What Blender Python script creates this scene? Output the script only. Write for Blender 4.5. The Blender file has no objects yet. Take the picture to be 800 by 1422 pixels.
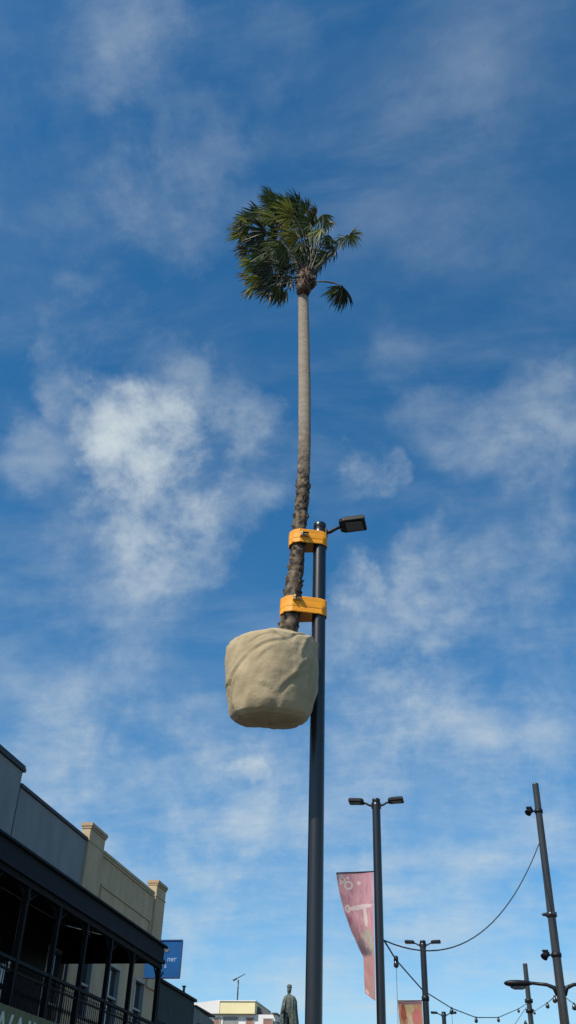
import bpy, math, random
from mathutils import Vector, Matrix, noise
random.seed(7)
R=math.radians; PI=math.pi
scene=bpy.context.scene; COL=scene.collection

# ---------------------------------------------------------------- camera solve (from the photo's vanishing points)
F=1316.0
CAM=Vector((0,0,1.6))
u=Vector((68,1861,-F)).normalized()
s_=Vector((315,-944,-F)); s_=(s_-u*s_.dot(u)).normalized()
r_=s_.cross(u)
M=Matrix((r_,s_,u))                 # camera -> world
cd=bpy.data.cameras.new('camera'); cam=bpy.data.objects.new('camera',cd); COL.objects.link(cam)
cam.matrix_world=Matrix.Translation(CAM)@M.to_4x4()
cd.sensor_fit='VERTICAL'; cd.sensor_height=24; cd.lens=24*F/1422
cd.clip_end=3000; cd.clip_start=0.1
scene.camera=cam
IR=M@Vector((1,0,0)); IU=M@Vector((0,1,0)); IF=M@Vector((0,0,-1))
def ray(px,py): return M@Vector((px-400,711-py,-F))
def plane_at(px,py,D,az):
    """point seen at (px,py) on the upright plane D metres away facing heading az"""
    d=ray(px,py); n=Vector((math.sin(az),math.cos(az),0))
    return CAM+d*(D/d.dot(n))
def mpp(p): return (p-CAM).dot(IF)/F   # metres per photo pixel there

# ---------------------------------------------------------------- helpers
class MB:
    def __init__(s): s.v=[]; s.f=[]; s.uv={}; s.mi=[]; s.sm=[]
    def face(s,idx,m=0,sm=False): s.f.append(tuple(idx)); s.mi.append(m); s.sm.append(sm)
    def box(s,a,b,m=0):
        x0,y0,z0=[min(a[i],b[i]) for i in range(3)]; x1,y1,z1=[max(a[i],b[i]) for i in range(3)]
        n=len(s.v)
        s.v+=[(x0,y0,z0),(x1,y0,z0),(x1,y1,z0),(x0,y1,z0),(x0,y0,z1),(x1,y0,z1),(x1,y1,z1),(x0,y1,z1)]
        for q in ((0,3,2,1),(4,5,6,7),(0,1,5,4),(1,2,6,5),(2,3,7,6),(3,0,4,7)): s.face([n+i for i in q],m)
        return s
    def obox(s,c,ax,ay,az,m=0):
        """box from centre and three half-vectors"""
        n=len(s.v); c=Vector(c)
        for sz in (-1,1):
            for sx,sy in ((-1,-1),(1,-1),(1,1),(-1,1)): s.v.append(tuple(c+ax*sx+ay*sy+az*sz))
        for q in ((0,3,2,1),(4,5,6,7),(0,1,5,4),(1,2,6,5),(2,3,7,6),(3,0,4,7)): s.face([n+i for i in q],m)
        return s
    def tube(s,pts,rad,seg=12,m=0,caps=True,jit=None):
        pts=[Vector(p) for p in pts]
        if not hasattr(rad,'__len__'): rad=[rad]*len(pts)
        n0=len(s.v); up=None
        for i,p in enumerate(pts):
            t=(pts[min(i+1,len(pts)-1)]-pts[max(i-1,0)]).normalized()
            if up is None:
                up=t.cross(Vector((0,1,0)) if abs(t.y)<.9 else Vector((1,0,0))).normalized()
            up=(up-t*up.dot(t)).normalized(); w=t.cross(up)
            for k in range(seg):
                a=2*PI*k/seg; rr=rad[i]
                if jit: rr*=jit(i,k,p)
                s.v.append(tuple(p+up*math.cos(a)*rr+w*math.sin(a)*rr))
        for i in range(len(pts)-1):
            for k in range(seg):
                a=n0+i*seg+k; b=n0+i*seg+(k+1)%seg
                s.face((a,b,b+seg,a+seg),m,True)
        if caps:
            s.face([n0+k for k in range(seg)][::-1],m); e=n0+(len(pts)-1)*seg
            s.face([e+k for k in range(seg)],m)
        return s
    def prism(s,poly,ext,m=0):
        n=len(s.v); k=len(poly); e=Vector(ext)
        s.v+=[tuple(p) for p in poly]+[tuple(Vector(p)+e) for p in poly]
        s.face([n+i for i in range(k)][::-1],m); s.face([n+k+i for i in range(k)],m)
        for i in range(k): s.face((n+i,n+(i+1)%k,n+k+(i+1)%k,n+k+i),m)
        return s
    def build(s,name,mats,parent=None,origin=None,bevel=0):
        me=bpy.data.meshes.new(name)
        o=Vector(origin) if origin is not None else Vector((0,0,0))
        base=(parent.matrix_basis.translation.copy() if parent and parent.parent is None else Vector((0,0,0)))
        off=o
        me.from_pydata([tuple(Vector(v)-off) for v in s.v],[],s.f)
        if not isinstance(mats,(list,tuple)): mats=[mats]
        for m in mats: me.materials.append(m)
        me.polygons.foreach_set('material_index',s.mi); me.polygons.foreach_set('use_smooth',s.sm)
        if s.uv:
            l=me.uv_layers.new(name='UVMap')
            for p in me.polygons:
                for li,vi in zip(p.loop_indices,p.vertices): l.data[li].uv=s.uv.get(vi,(0,0))
        me.update()
        ob=bpy.data.objects.new(name,me); COL.objects.link(ob)
        if parent:
            ob.parent=parent
            w=Vector((0,0,0)); q=parent
            while q: w+=q.location; q=q.parent
            ob.location=off-w
        else: ob.location=off
        if bevel:
            md=ob.modifiers.new('Bevel','BEVEL'); md.width=bevel; md.segments=2; md.limit_method='ANGLE'
        return ob
def tag(o,label=None,cat=None,group=None,kind=None):
    if label: o['label']=label
    if cat: o['category']=cat
    if group: o['group']=group
    if kind: o['kind']=kind
    return o
def empty(name,loc,label,cat,group=None):
    o=bpy.data.objects.new(name,None); COL.objects.link(o); o.location=loc; o.empty_display_size=.3
    return tag(o,label,cat,group)
def text_mesh(name,body,size,mat,parent,mw,ext=.004,align='LEFT',extra=1.0):
    cu=bpy.data.curves.new(name,'FONT'); cu.body=body; cu.size=size; cu.extrude=ext; cu.align_x=align; cu.space_character=extra
    t=bpy.data.objects.new(name,cu); COL.objects.link(t)
    dg=bpy.context.evaluated_depsgraph_get()
    me=bpy.data.meshes.new_from_object(t.evaluated_get(dg)); bpy.data.objects.remove(t)
    me.transform(mw); me.materials.clear(); me.materials.append(mat)
    o=bpy.data.objects.new(name,me); COL.objects.link(o); o.parent=parent
    w=Vector((0,0,0)); q=parent
    while q: w+=q.location; q=q.parent
    o.location=-w
    return o

# ---------------------------------------------------------------- materials
def mat(name,col,rough=.6,metal=0,var=.15,scale=3.0,bump=0,bscale=40,col2=None,spec=.5,stretch=(1,1,1),detail=6,lo=.3,hi=.7,trans=0):
    m=bpy.data.materials.new(name); m.use_nodes=True; nt=m.node_tree; N=nt.nodes; L=nt.links
    b=N['Principled BSDF']; b.inputs['Roughness'].default_value=rough; b.inputs['Metallic'].default_value=metal
    b.inputs['Specular IOR Level'].default_value=spec
    tc=N.new('ShaderNodeTexCoord'); mp=N.new('ShaderNodeMapping'); mp.inputs['Scale'].default_value=stretch
    L.new(tc.outputs['Object'],mp.inputs['Vector'])
    nz=N.new('ShaderNodeTexNoise'); nz.inputs['Scale'].default_value=scale; nz.inputs['Detail'].default_value=detail
    L.new(mp.outputs[0],nz.inputs['Vector'])
    cr=N.new('ShaderNodeValToRGB'); cr.color_ramp.elements[0].position=lo; cr.color_ramp.elements[1].position=hi
    c2=col2 or tuple(min(1,c*(1+var)) for c in col)
    c1=col if col2 else tuple(c*(1-var) for c in col)
    cr.color_ramp.elements[0].color=(*c1,1); cr.color_ramp.elements[1].color=(*c2,1)
    L.new(nz.outputs[0],cr.inputs[0]); L.new(cr.outputs[0],b.inputs['Base Color'])
    if bump:
        n2=N.new('ShaderNodeTexNoise'); n2.inputs['Scale'].default_value=bscale; n2.inputs['Detail'].default_value=5
        L.new(mp.outputs[0],n2.inputs['Vector'])
        bp=N.new('ShaderNodeBump'); bp.inputs['Strength'].default_value=bump; bp.inputs['Distance'].default_value=.02
        L.new(n2.outputs[0],bp.inputs['Height']); L.new(bp.outputs[0],b.inputs['Normal'])
    if trans:
        # thin leaf / cloth: some light passes through
        ts=N.new('ShaderNodeBsdfTranslucent'); mx=N.new('ShaderNodeMixShader'); mx.inputs[0].default_value=trans
        L.new(cr.outputs[0],ts.inputs['Color']); L.new(b.outputs[0],mx.inputs[1]); L.new(ts.outputs[0],mx.inputs[2])
        L.new(mx.outputs[0],N['Material Output'].inputs['Surface'])
    return m
Mpole=mat('dark_pole_paint',(.008,.009,.012),.34,.0,.25,6,spec=.62,stretch=(1,1,.15))
Mlamp=mat('dark_lamp_paint',(.010,.011,.014),.45,.0,.15,8,spec=.3)
Mglass_lamp=mat('lamp_glass',(.10,.11,.12),.25,0,.1,20)
Mmast=mat('galvanised_mast',(.05,.05,.048),.28,.3,.25,5,stretch=(1,1,.2))
Mconc=mat('footing_concrete',(.30,.29,.27),.85,0,.15,8,.3)
Mstrap=mat('orange_webbing',(.74,.25,.004),.55,0,0,4,.2,60,col2=(.88,.35,.008),lo=.35,hi=.6,detail=9)
Mbuckle=mat('buckle_steel',(.42,.30,.14),.4,.5,.4,60)
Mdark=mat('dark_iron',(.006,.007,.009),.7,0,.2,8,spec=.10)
Mverroof=mat('verandah_paint',(.010,.016,.022),.8,0,.12,2,spec=.2)
Mgrey=mat('blue_grey_render',(.21,.23,.232),.9,0,.13,1.6,.2,30,detail=12,stretch=(1,1,.35))
Mgreycap=mat('dark_coping',(.022,.026,.034),.7,0,.15,3)
Mcream=mat('cream_render',(.47,.36,.215),.9,0,.14,1.8,.25,30,detail=12,stretch=(1,1,.4))
Mcreamtrim=mat('cream_trim',(.44,.36,.22),.85,0,.10,3,.1,30)
Mbrickcap=mat('weathered_cap',(.42,.30,.18),.9,0,.15,5,.3,40)
Mglass=mat('window_glass',(.02,.025,.03),.08,0,.2,2,spec=.8)
Mframe=mat('pale_window_frame',(.30,.29,.27),.6,0,.05,5)
Mgreen=mat('dark_green_boards',(.03,.05,.05),.8,0,.15,2,.1,spec=.2)
Mgreygreen=mat('grey_green_render',(.17,.19,.18),.9,0,.12,1.5,.1)
Mwhite=mat('white_render',(.74,.72,.68),.85,0,.05,1,.1)
Myellow=mat('pale_yellow_render',(.80,.70,.40),.85,0,.06,1,.1)
Mtile=mat('slate_roof',(.07,.08,.085),.7,0,.2,3,.2)
Mdoor=mat('faded_red_door',(.30,.15,.11),.7,0,.2,3)
Mshut=mat('grey_shutter',(.24,.26,.25),.6,0,.1,4)
Mblue=mat('blue_sign_face',(.004,.085,.27),.6,0,.08,3,spec=.2)
Mpaleblue=mat('pale_lettering',(.35,.50,.72),.5,0,.05,5)
Molive=mat('olive_board',(.09,.10,.035),.7,0,.35,9)
Mletter=mat('off_white_letters',(.55,.58,.48),.6,0,.15,9)
Mbronze=mat('weathered_bronze',(.045,.065,.058),.6,.2,.0,6,.3,14,col2=(.13,.15,.115),lo=.4,hi=.65)
Msand=mat('sandstone',(.40,.34,.25),.9,0,.12,3,.3)
Masph=mat('asphalt',(.045,.045,.047),.9,0,.2,12,.4,80)
Mpave=mat('paving',(.075,.072,.068),.85,0,.15,2,.2,30)
Mkerb=mat('kerb_concrete',(.34,.33,.31),.85,0,.1,5,.2)
Mline=mat('road_paint',(.75,.75,.72),.7,0,.08,9)
Msoil=mat('ground_soil',(.06,.056,.05),.95,0,.2,.4,.2,5)
Mcable=mat('cable_rubber',(.035,.045,.05),.6,0,.1,5)
Mbulb=mat('bulb_glass',(.03,.035,.04),.2,0,.1,9)
Mleafs=[mat('leaf_green',(.020,.040,.014),.55,0,0,2.5,col2=(.10,.14,.032),trans=.28),
        mat('leaf_olive',(.10,.14,.03),.5,0,0,2.5,col2=(.30,.30,.06),trans=.3),
        mat('leaf_dry',(.085,.060,.025),.7,0,0,2.5,col2=(.20,.135,.055),trans=.2),
        mat('leaf_dark',(.014,.028,.014),.5,0,0,2.5,col2=(.034,.050,.020),trans=.15)]
Mpet=mat('petiole_green',(.06,.065,.022),.5,0,.25,4)
Mboot=mat('leaf_base_fibre',(.045,.025,.018),.85,0,0,11,.5,40,col2=(.24,.15,.08),lo=.45,hi=.66)

# canvas of the root ball
Mcanvas=mat('canvas_wrap',(.42,.335,.205),.9,0,.16,3.2,.45,14,detail=10,spec=.15)

# trunk: pale smooth above, dark rough bark below
def trunk_mat():
    m=mat('palm_bark',(.26,.205,.15),.9,0,0,5,.7,22,col2=(.39,.33,.26),stretch=(1,1,9),detail=9)
    nt=m.node_tree; N=nt.nodes; L=nt.links; b=N['Principled BSDF']
    cr=[n for n in N if n.type=='VALTORGB'][0]
    tc=[n for n in N if n.type=='TEX_COORD'][0]
    n2=N.new('ShaderNodeTexNoise'); n2.inputs['Scale'].default_value=11; n2.inputs['Detail'].default_value=8
    L.new(tc.outputs['Object'],n2.inputs['Vector'])
    c2=N.new('ShaderNodeValToRGB'); c2.color_ramp.elements[0].position=.40; c2.color_ramp.elements[1].position=.66
    c2.color_ramp.elements[0].color=(.025,.018,.014,1); c2.color_ramp.elements[1].color=(.26,.19,.12,1)
    L.new(n2.outputs[0],c2.inputs[0])
    sp=N.new('ShaderNodeSeparateXYZ'); L.new(tc.outputs['Object'],sp.inputs[0])
    ad=N.new('ShaderNodeMath'); ad.operation='MULTIPLY_ADD'; ad.inputs[1].default_value=.8
    L.new(n2.outputs[0],ad.inputs[0]); L.new(sp.outputs['Z'],ad.inputs[2])
    mr=N.new('ShaderNodeMapRange'); mr.inputs['From Min'].default_value=3.75; mr.inputs['From Max'].default_value=5.0
    L.new(ad.outputs[0],mr.inputs['Value'])
    mx=N.new('ShaderNodeMix'); mx.data_type='RGBA'; L.new(mr.outputs[0],mx.inputs[0])
    L.new(c2.outputs[0],mx.inputs[6]); L.new(cr.outputs[0],mx.inputs[7]); L.new(mx.outputs[2],b.inputs['Base Color'])
    return m
Mtrunk=trunk_mat()

# ---------------------------------------------------------------- world
SUN=Vector((-.52,-.85,0)).normalized(); SEL=R(48)
sun_dir=Vector((SUN.x*math.cos(SEL),SUN.y*math.cos(SEL),math.sin(SEL)))
ld=bpy.data.lights.new('sun','SUN'); ld.energy=4.7; ld.angle=R(.53); ld.color=(1,.93,.82)
lo=bpy.data.objects.new('sun',ld); COL.objects.link(lo); lo.location=sun_dir*60
lo.rotation_euler=sun_dir.to_track_quat('Z','Y').to_euler()
W=bpy.data.worlds.new('World'); scene.world=W; W.use_nodes=True
nt=W.node_tree; N=nt.nodes; L=nt.links
bg=N['Background']; bg.inputs['Strength'].default_value=.138
sky=N.new('ShaderNodeTexSky'); sky.sky_type='NISHITA'; sky.sun_disc=False; sky.sun_elevation=SEL
sky.sun_rotation=math.atan2(sun_dir.x,sun_dir.y)%(2*PI)
sky.ozone_density=3.0; sky.air_density=1.0; sky.dust_density=.3
tc=N.new('ShaderNodeTexCoord')
def math_(op,a,b=None,c=None,clamp=False):
    n=N.new('ShaderNodeMath'); n.operation=op; n.use_clamp=clamp
    for i,x in enumerate((a,b,c)):
        if x is None: continue
        if isinstance(x,(int,float)): n.inputs[i].default_value=x
        else: L.new(x,n.inputs[i])
    return n.outputs[0]
def vmath(op,a,b=None):
    n=N.new('ShaderNodeVectorMath'); n.operation=op
    for i,x in enumerate((a,b)):
        if x is None: continue
        if isinstance(x,(tuple,Vector)): n.inputs[i].default_value=tuple(x)
        else: L.new(x,n.inputs[i])
    return n.outputs['Value'] if op=='DOT_PRODUCT' else n.outputs[0]
def fnoise(vec,scale,detail=8,rough=.55,dist=0,lac=2.0):
    n=N.new('ShaderNodeTexNoise'); n.inputs['Scale'].default_value=scale; n.inputs['Detail'].default_value=detail
    n.inputs['Roughness'].default_value=rough; n.inputs['Distortion'].default_value=dist; n.inputs['Lacunarity'].default_value=lac
    L.new(vec,n.inputs['Vector']); return n
def smooth(v,a,b,lo=0.,hi=1.):
    n=N.new('ShaderNodeMapRange'); n.interpolation_type='SMOOTHSTEP'; L.new(v,n.inputs['Value'])
    n.inputs['From Min'].default_value=a; n.inputs['From Max'].default_value=b
    n.inputs['To Min'].default_value=lo; n.inputs['To Max'].default_value=hi; return n.outputs[0]
D=tc.outputs['Generated']
sep=N.new('ShaderNodeSeparateXYZ'); L.new(D,sep.inputs[0])
zz=math_('MAXIMUM',sep.outputs['Z'],0.0); inv=math_('DIVIDE',1.0,math_('ADD',zz,.22))
comb=N.new('ShaderNodeCombineXYZ'); L.new(math_('MULTIPLY',sep.outputs['X'],inv),comb.inputs[0]); L.new(math_('MULTIPLY',sep.outputs['Y'],inv),comb.inputs[1])
P=comb.outputs[0]                                    # the cloud layer as a flat sheet high above
warp=fnoise(D,7.0,7,.62); wv=vmath('SUBTRACT',warp.outputs['Color'],(.5,.5,.5))
wn=N.new('ShaderNodeVectorMath'); wn.operation='SCALE'; L.new(wv,wn.inputs[0]); wn.inputs['Scale'].default_value=.17
Dw=vmath('NORMALIZE',vmath('ADD',D,wn.outputs[0]))
soft=fnoise(P,3.1,11,.62,.15).outputs[0]
puff=fnoise(D,11.0,12,.60,.2).outputs[0]
mpn=N.new('ShaderNodeMapping'); mpn.inputs['Rotation'].default_value=(0,0,R(28)); mpn.inputs['Scale'].default_value=(1.2,2.8,1); L.new(P,mpn.inputs[0])
wisp=fnoise(mpn.outputs[0],2.2,10,.60,.35).outputs[0]
BL=[(175,575,48,1.0),(200,615,55,1.35),(225,700,70,.70),(250,770,60,.40),(300,650,70,.55),(330,600,60,.35),(250,525,45,.35),(60,620,70,.34),(750,610,85,.42),(610,600,60,.26),(490,660,24,.85),(514,676,20,.6),(540,678,22,.6),(630,790,60,.40),
    (495,803,34,.75),(170,28,80,.26),(240,250,100,.30),(60,230,150,.18),(120,150,45,.18),(150,1045,130,.42),(310,1010,60,.42),(560,930,120,.36),
    (330,1077,22,.9),(330,1120,90,.36),(700,950,190,.26),(280,1235,80,.38),(390,140,80,.14),(650,170,90,.08),(545,475,50,.13),(100,505,40,.40),(200,760,100,.35),(770,760,60,.28),(560,1100,200,.26),(150,430,45,.28)]
tot=None
for (px,py,rp,st) in BL:
    d=ray(px,py).normalized(); ang=rp*1.45/F*max(.55,(ray(px,py).length/F)**-1)
    v=smooth(vmath('DOT_PRODUCT',Dw,d),math.cos(ang),1.0,0,st)
    tot=v if tot is None else math_('ADD',tot,v)
low=smooth(sep.outputs['Z'],.05,.58,.50,0.)           # thin sheet of cloud thickening with distance
cov=math_('ADD',tot,low)
fine=fnoise(mpn.outputs[0],7.0,12,.66,.3).outputs[0]
cov=math_('MULTIPLY',cov,smooth(fine,.25,.70,.70,1.18))
cl=math_('MULTIPLY',cov,smooth(puff,.32,.72,.05,1.35))
cl=math_('MULTIPLY',cl,smooth(soft,.34,.66,.22,1.1))
veil=math_('MULTIPLY',smooth(wisp,.38,.76),math_('ADD',smooth(soft,.35,.7,.04,.30),math_('MULTIPLY',low,.55)))
cl=math_('ADD',math_('MULTIPLY',cl,.95),veil)
cl=math_('SUBTRACT',1.0,math_('EXPONENT',math_('MULTIPLY',cl,-0.98)))
cl=math_('MULTIPLY',cl,1.08,clamp=True)
hs=N.new('ShaderNodeHueSaturation'); hs.inputs['Saturation'].default_value=1.32; hs.inputs['Hue'].default_value=.4935; hs.inputs['Value'].default_value=1.0; L.new(sky.outputs[0],hs.inputs['Color'])
mx=N.new('ShaderNodeMix'); mx.data_type='RGBA'; L.new(cl,mx.inputs[0]); L.new(hs.outputs[0],mx.inputs[6]); mx.inputs[7].default_value=(4.3,4.9,5.2,1)
L.new(mx.outputs[2],bg.inputs['Color'])
scene.view_settings.view_transform='Standard'; scene.view_settings.look='None'
scene.view_settings.exposure=0; scene.view_settings.gamma=1; scene.view_settings.use_curve_mapping=False
scene.render.engine='CYCLES'
scene.render.resolution_x=576; scene.render.resolution_y=1024

# ---------------------------------------------------------------- ground
def sheet(name,x0,x1,y0,y1,z,m):
    b=MB(); b.v=[(x0,y0,z),(x1,y0,z),(x1,y1,z),(x0,y1,z)]; b.face((0,1,2,3)); return tag(b.build(name,m),kind='structure')
sheet('ground',-1200,1200,-1200,1200,-.15,Msoil)
tag(MB().box((-7,-40,-.14),(-3.6,190,-.10)).build('road',Masph),kind='structure')
tag(MB().box((3.6,-40,-.14),(10,190,-.10)).build('road',Masph),kind='structure')
tag(MB().box((-3.45,-40,-.14),(3.45,190,0)).build('median_paving',Mpave),kind='structure')
tag(MB().box((-11.98,-40,-.14),(-7.15,190,0)).build('pavement',Mpave),kind='structure')
tag(MB().box((10.15,-40,-.14),(16,190,0)).build('pavement',Mpave),kind='structure')
for x in (-7.15,-3.6,3.45,10): tag(MB().box((x,-40,-.14),(x+.15,190,.012)).build('kerb',Mkerb),kind='structure')
b=MB()
for y in range(-30,180,6): b.box((6.74,y,-.1),(6.86,y+3,-.096))
tag(b.build('road_marking',Mline),kind='structure')

# ---------------------------------------------------------------- street lamps
def lathe(b,axis,prof,seg=24,m=0):
    b.tube([Vector((axis[0],axis[1],z)) for r,z in prof],[r for r,z in prof],seg,m)
def lamp_head(parent,c,sx,L_=.355,Wd=.30,tilt=0):
    """slim box luminaire: body, lens underneath, sloping top"""
    x0=c.x; 
    def pt(a,bb,h): return (x0+sx*a, c.y+bb, c.z+h+a*tilt)
    b=MB(); n=0
    lo_=[pt(0,-Wd*.38,0),pt(.06,-Wd/2,0),pt(L_,-Wd/2,0),pt(L_,Wd/2,0),pt(.06,Wd/2,0),pt(0,Wd*.38,0)]
    mid=[pt(0,-Wd*.38,.055),pt(.06,-Wd/2,.055),pt(L_,-Wd/2,.055),pt(L_,Wd/2,.055),pt(.06,Wd/2,.055),pt(0,Wd*.38,.055)]
    top=[pt(.03,-Wd*.3,.085),pt(.08,-Wd*.4,.085),pt(L_-.03,-Wd*.4,.085),pt(L_-.03,Wd*.4,.085),pt(.08,Wd*.4,.085),pt(.03,Wd*.3,.085)]
    b.v=lo_+mid+top
    fl=lambda q:q if sx>0 else q[::-1]
    b.face(fl([5,4,3,2,1,0]))
    for k in range(6):
        b.face(fl([k,(k+1)%6,6+(k+1)%6,6+k])); b.face(fl([6+k,6+(k+1)%6,12+(k+1)%6,12+k]))
    b.face(fl(list(range(12,18))))
    o=b.build('lamp_head',Mlamp,parent,c,bevel=.008)
    g=MB().box(pt(.09,-Wd*.36,-.003),pt(L_-.04,Wd*.36,-.016)); g.build('lens',Mglass_lamp,o,c)
    return o
def street_lamp(x,y,h,r,heads,label,group='dark street lamps in a row along the street',armz=-.06):
    t=empty('street_lamp',(x,y,0),label,'street lamp',group)
    b=MB(); lathe(b,(x,y),[(r*1.02,.02),(r*1.02,3),(r,h-.16),(r,h-.10),(r*.97,h-.098),(r*.97,h-.09),(r,h-.088),(r,h-.012),(r*.93,h)],28)
    b.build('pole',Mpole,t,(x,y,0))
    b=MB(); lathe(b,(x,y),[(r*2.1,-.1),(r*2.1,.03),(r*1.9,.04)],28); b.build('base_flange',Mlamp,t,(x,y,0))
    b=MB(); lathe(b,(x,y),[(r*1.04,.8),(r*1.09,.805),(r*1.09,.86),(r*1.04,.865)],28); b.build('collar',Mlamp,t,(x,y,.8))
    for sx in heads:
        z=h+armz
        b=MB(); b.tube([(x+sx*r*.8,y,z-.09),(x+sx*(r+.06),y,z-.075),(x+sx*(r+.14),y,z-.03),(x+sx*(r+.24),y,z+.0)],[.028,.026,.024,.022],10)
        b.obox((x+sx*(r+.004),y,z-.09),Vector((.012,0,0)),Vector((0,.045,0)),Vector((0,0,.06)))
        b.build('arm',Mlamp,t,(x+sx*r,y,z))
        lamp_head(t,Vector((x+sx*(r+.19),y,z-.02)),sx,tilt=.05)
    return t
AZ1=R(-9.85); D1=10.75; X1=D1*math.sin(AZ1); Y1=D1*math.cos(AZ1); RP=.087
lamp1=street_lamp(X1,Y1,9.0,RP,(1,),'tallest nearest dark grey street lamp with one lamp head, the palm strapped to its pole')
X2,Y2=-2.40,22.0
lamp2=street_lamp(X2,Y2,9.0,.095,(-1,1),'dark street lamp with two heads carrying the long pink banner',armz=-.07)
X3,Y3=-2.53,37.8
lamp3=street_lamp(X3,Y3,9.0,.11,(-1,1),'dark street lamp with two heads carrying the short orange banner, beyond the pink one',armz=-.07)
X4,Y4=-2.80,55.2
lamp4=street_lamp(X4,Y4,9.0,.11,(-1,1),'smallest and farthest street lamp with two heads, low beside the orange banner',armz=-.07)
b=MB(); lathe(b,(X3,Y3),[(.112,7.0),(.135,7.01),(.135,7.16),(.112,7.17)],20); b.build('collar',Mlamp,lamp3,(X3,Y3,7))

# ---------------------------------------------------------------- banners
def banner_mat(name,c1,c2,c3,marks):
    m=bpy.data.materials.new(name); m.use_nodes=True; nt=m.node_tree; N=nt.nodes; L=nt.links
    b=N['Principled BSDF']; b.inputs['Roughness'].default_value=.75
    uv=N.new('ShaderNodeUVMap'); uv.uv_map='UVMap'
    mp=N.new('ShaderNodeMapping'); mp.inputs['Scale'].default_value=(3.4,2.4,1); L.new(uv.outputs[0],mp.inputs[0])
    nz=N.new('ShaderNodeTexNoise'); nz.inputs['Scale'].default_value=2.2; nz.inputs['Detail'].default_value=10; nz.inputs['Roughness'].default_value=.7; nz.inputs['Distortion'].default_value=.9; L.new(mp.outputs[0],nz.inputs[0])
    cr=N.new('ShaderNodeValToRGB'); e=cr.color_ramp.elements; e[0].position=.36; e[1].position=.66; e[0].color=(*c1,1); e[1].color=(*c3,1)
    k=e.new(.5); k.color=(*c2,1)
    L.new(nz.outputs[0],cr.inputs[0]); out=cr.outputs[0]
    def mth(op,a,bb=None,c=None):
        n=N.new('ShaderNodeMath'); n.operation=op
        for i,x in enumerate((a,bb,c)):
            if x is None: continue
            if isinstance(x,(int,float)): n.inputs[i].default_value=x
            else: L.new(x,n.inputs[i])
        return n.outputs[0]
    sx=N.new('ShaderNodeSeparateXYZ'); L.new(uv.outputs[0],sx.inputs[0])
    n2=N.new('ShaderNodeTexNoise'); n2.inputs['Scale'].default_value=11; n2.inputs['Detail'].default_value=9; n2.inputs['Roughness'].default_value=.75; L.new(uv.outputs[0],n2.inputs[0])
    for (cx,cy,rx,ry,ri,col,wob) in marks:
        dx=mth('DIVIDE',mth('SUBTRACT',sx.outputs[0],cx),rx); dy=mth('DIVIDE',mth('SUBTRACT',sx.outputs[1],cy),ry)
        rr=mth('SQRT',mth('ADD',mth('MULTIPLY',dx,dx),mth('MULTIPLY',dy,dy)))
        rr=mth('ADD',rr,mth('MULTIPLY',mth('SUBTRACT',n2.outputs[0],.5),wob))
        msk=mth('LESS_THAN',rr,1.0)
        if ri>0: msk=mth('MULTIPLY',msk,mth('GREATER_THAN',rr,ri))
        mx=N.new('ShaderNodeMix'); mx.data_type='RGBA'; L.new(msk,mx.inputs[0]); L.new(out,mx.inputs[6]); mx.inputs[7].default_value=(*col,1); out=mx.outputs[2]
    L.new(out,b.inputs['Base Color'])
    ts=N.new('ShaderNodeBsdfTranslucent'); ms=N.new('ShaderNodeMixShader'); ms.inputs[0].default_value=.35
    L.new(out,ts.inputs[0]); L.new(b.outputs[0],ms.inputs[1]); L.new(ts.outputs[0],ms.inputs[2]); L.new(ms.outputs[0],N['Material Output'].inputs[0])
    return m
pw=(.86,.72,.68); cw=(.62,.58,.47); dk=(.46,.34,.36)
Mban1=banner_mat('pink_banner_print',(.58,.25,.33),(.72,.42,.46),(.88,.44,.45),[
  (.90,.978,.08,.018,0,pw,.5),(.86,.945,.10,.022,.45,pw,.25),(.70,.905,.13,.032,.55,pw,.15),(.40,.915,.06,.014,0,pw,.4),(.90,.93,.05,.016,0,pw,1.6),(.70,.955,.04,.012,0,pw,1.4),
  (.45,.73,.42,.018,0,pw,2.2),(.30,.65,.07,.09,0,pw,1.2),(.85,.73,.1,.03,.5,pw,1.2),
  (.35,.42,.30,.13,.35,cw,3.4),(.72,.44,.22,.05,0,dk,2.4),(.5,.36,.30,.045,0,dk,2.8),(.55,.15,.95,.19,0,(.78,.40,.38),1.2),(.6,.2,.25,.14,.7,(.66,.46,.40),1.6),(.75,.03,.16,.02,0,pw,.8),(.3,.1,.2,.08,.6,(.66,.5,.42),1.8)])
Mban2=banner_mat('orange_banner_print',(.42,.12,.10),(.52,.30,.16),(.60,.30,.25),[
  (.55,.88,.22,.09,0,(.58,.46,.26),2.0),(.5,.7,.14,.12,0,(.62,.50,.32),2.2),(.8,.85,.12,.1,0,(.40,.10,.06),2.2),(.25,.8,.2,.1,0,(.62,.2,.18),2.0),(.5,.97,.6,.02,.0,(.28,.16,.2),2.0),(.3,.4,.3,.2,0,(.55,.3,.3),2)])
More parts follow.
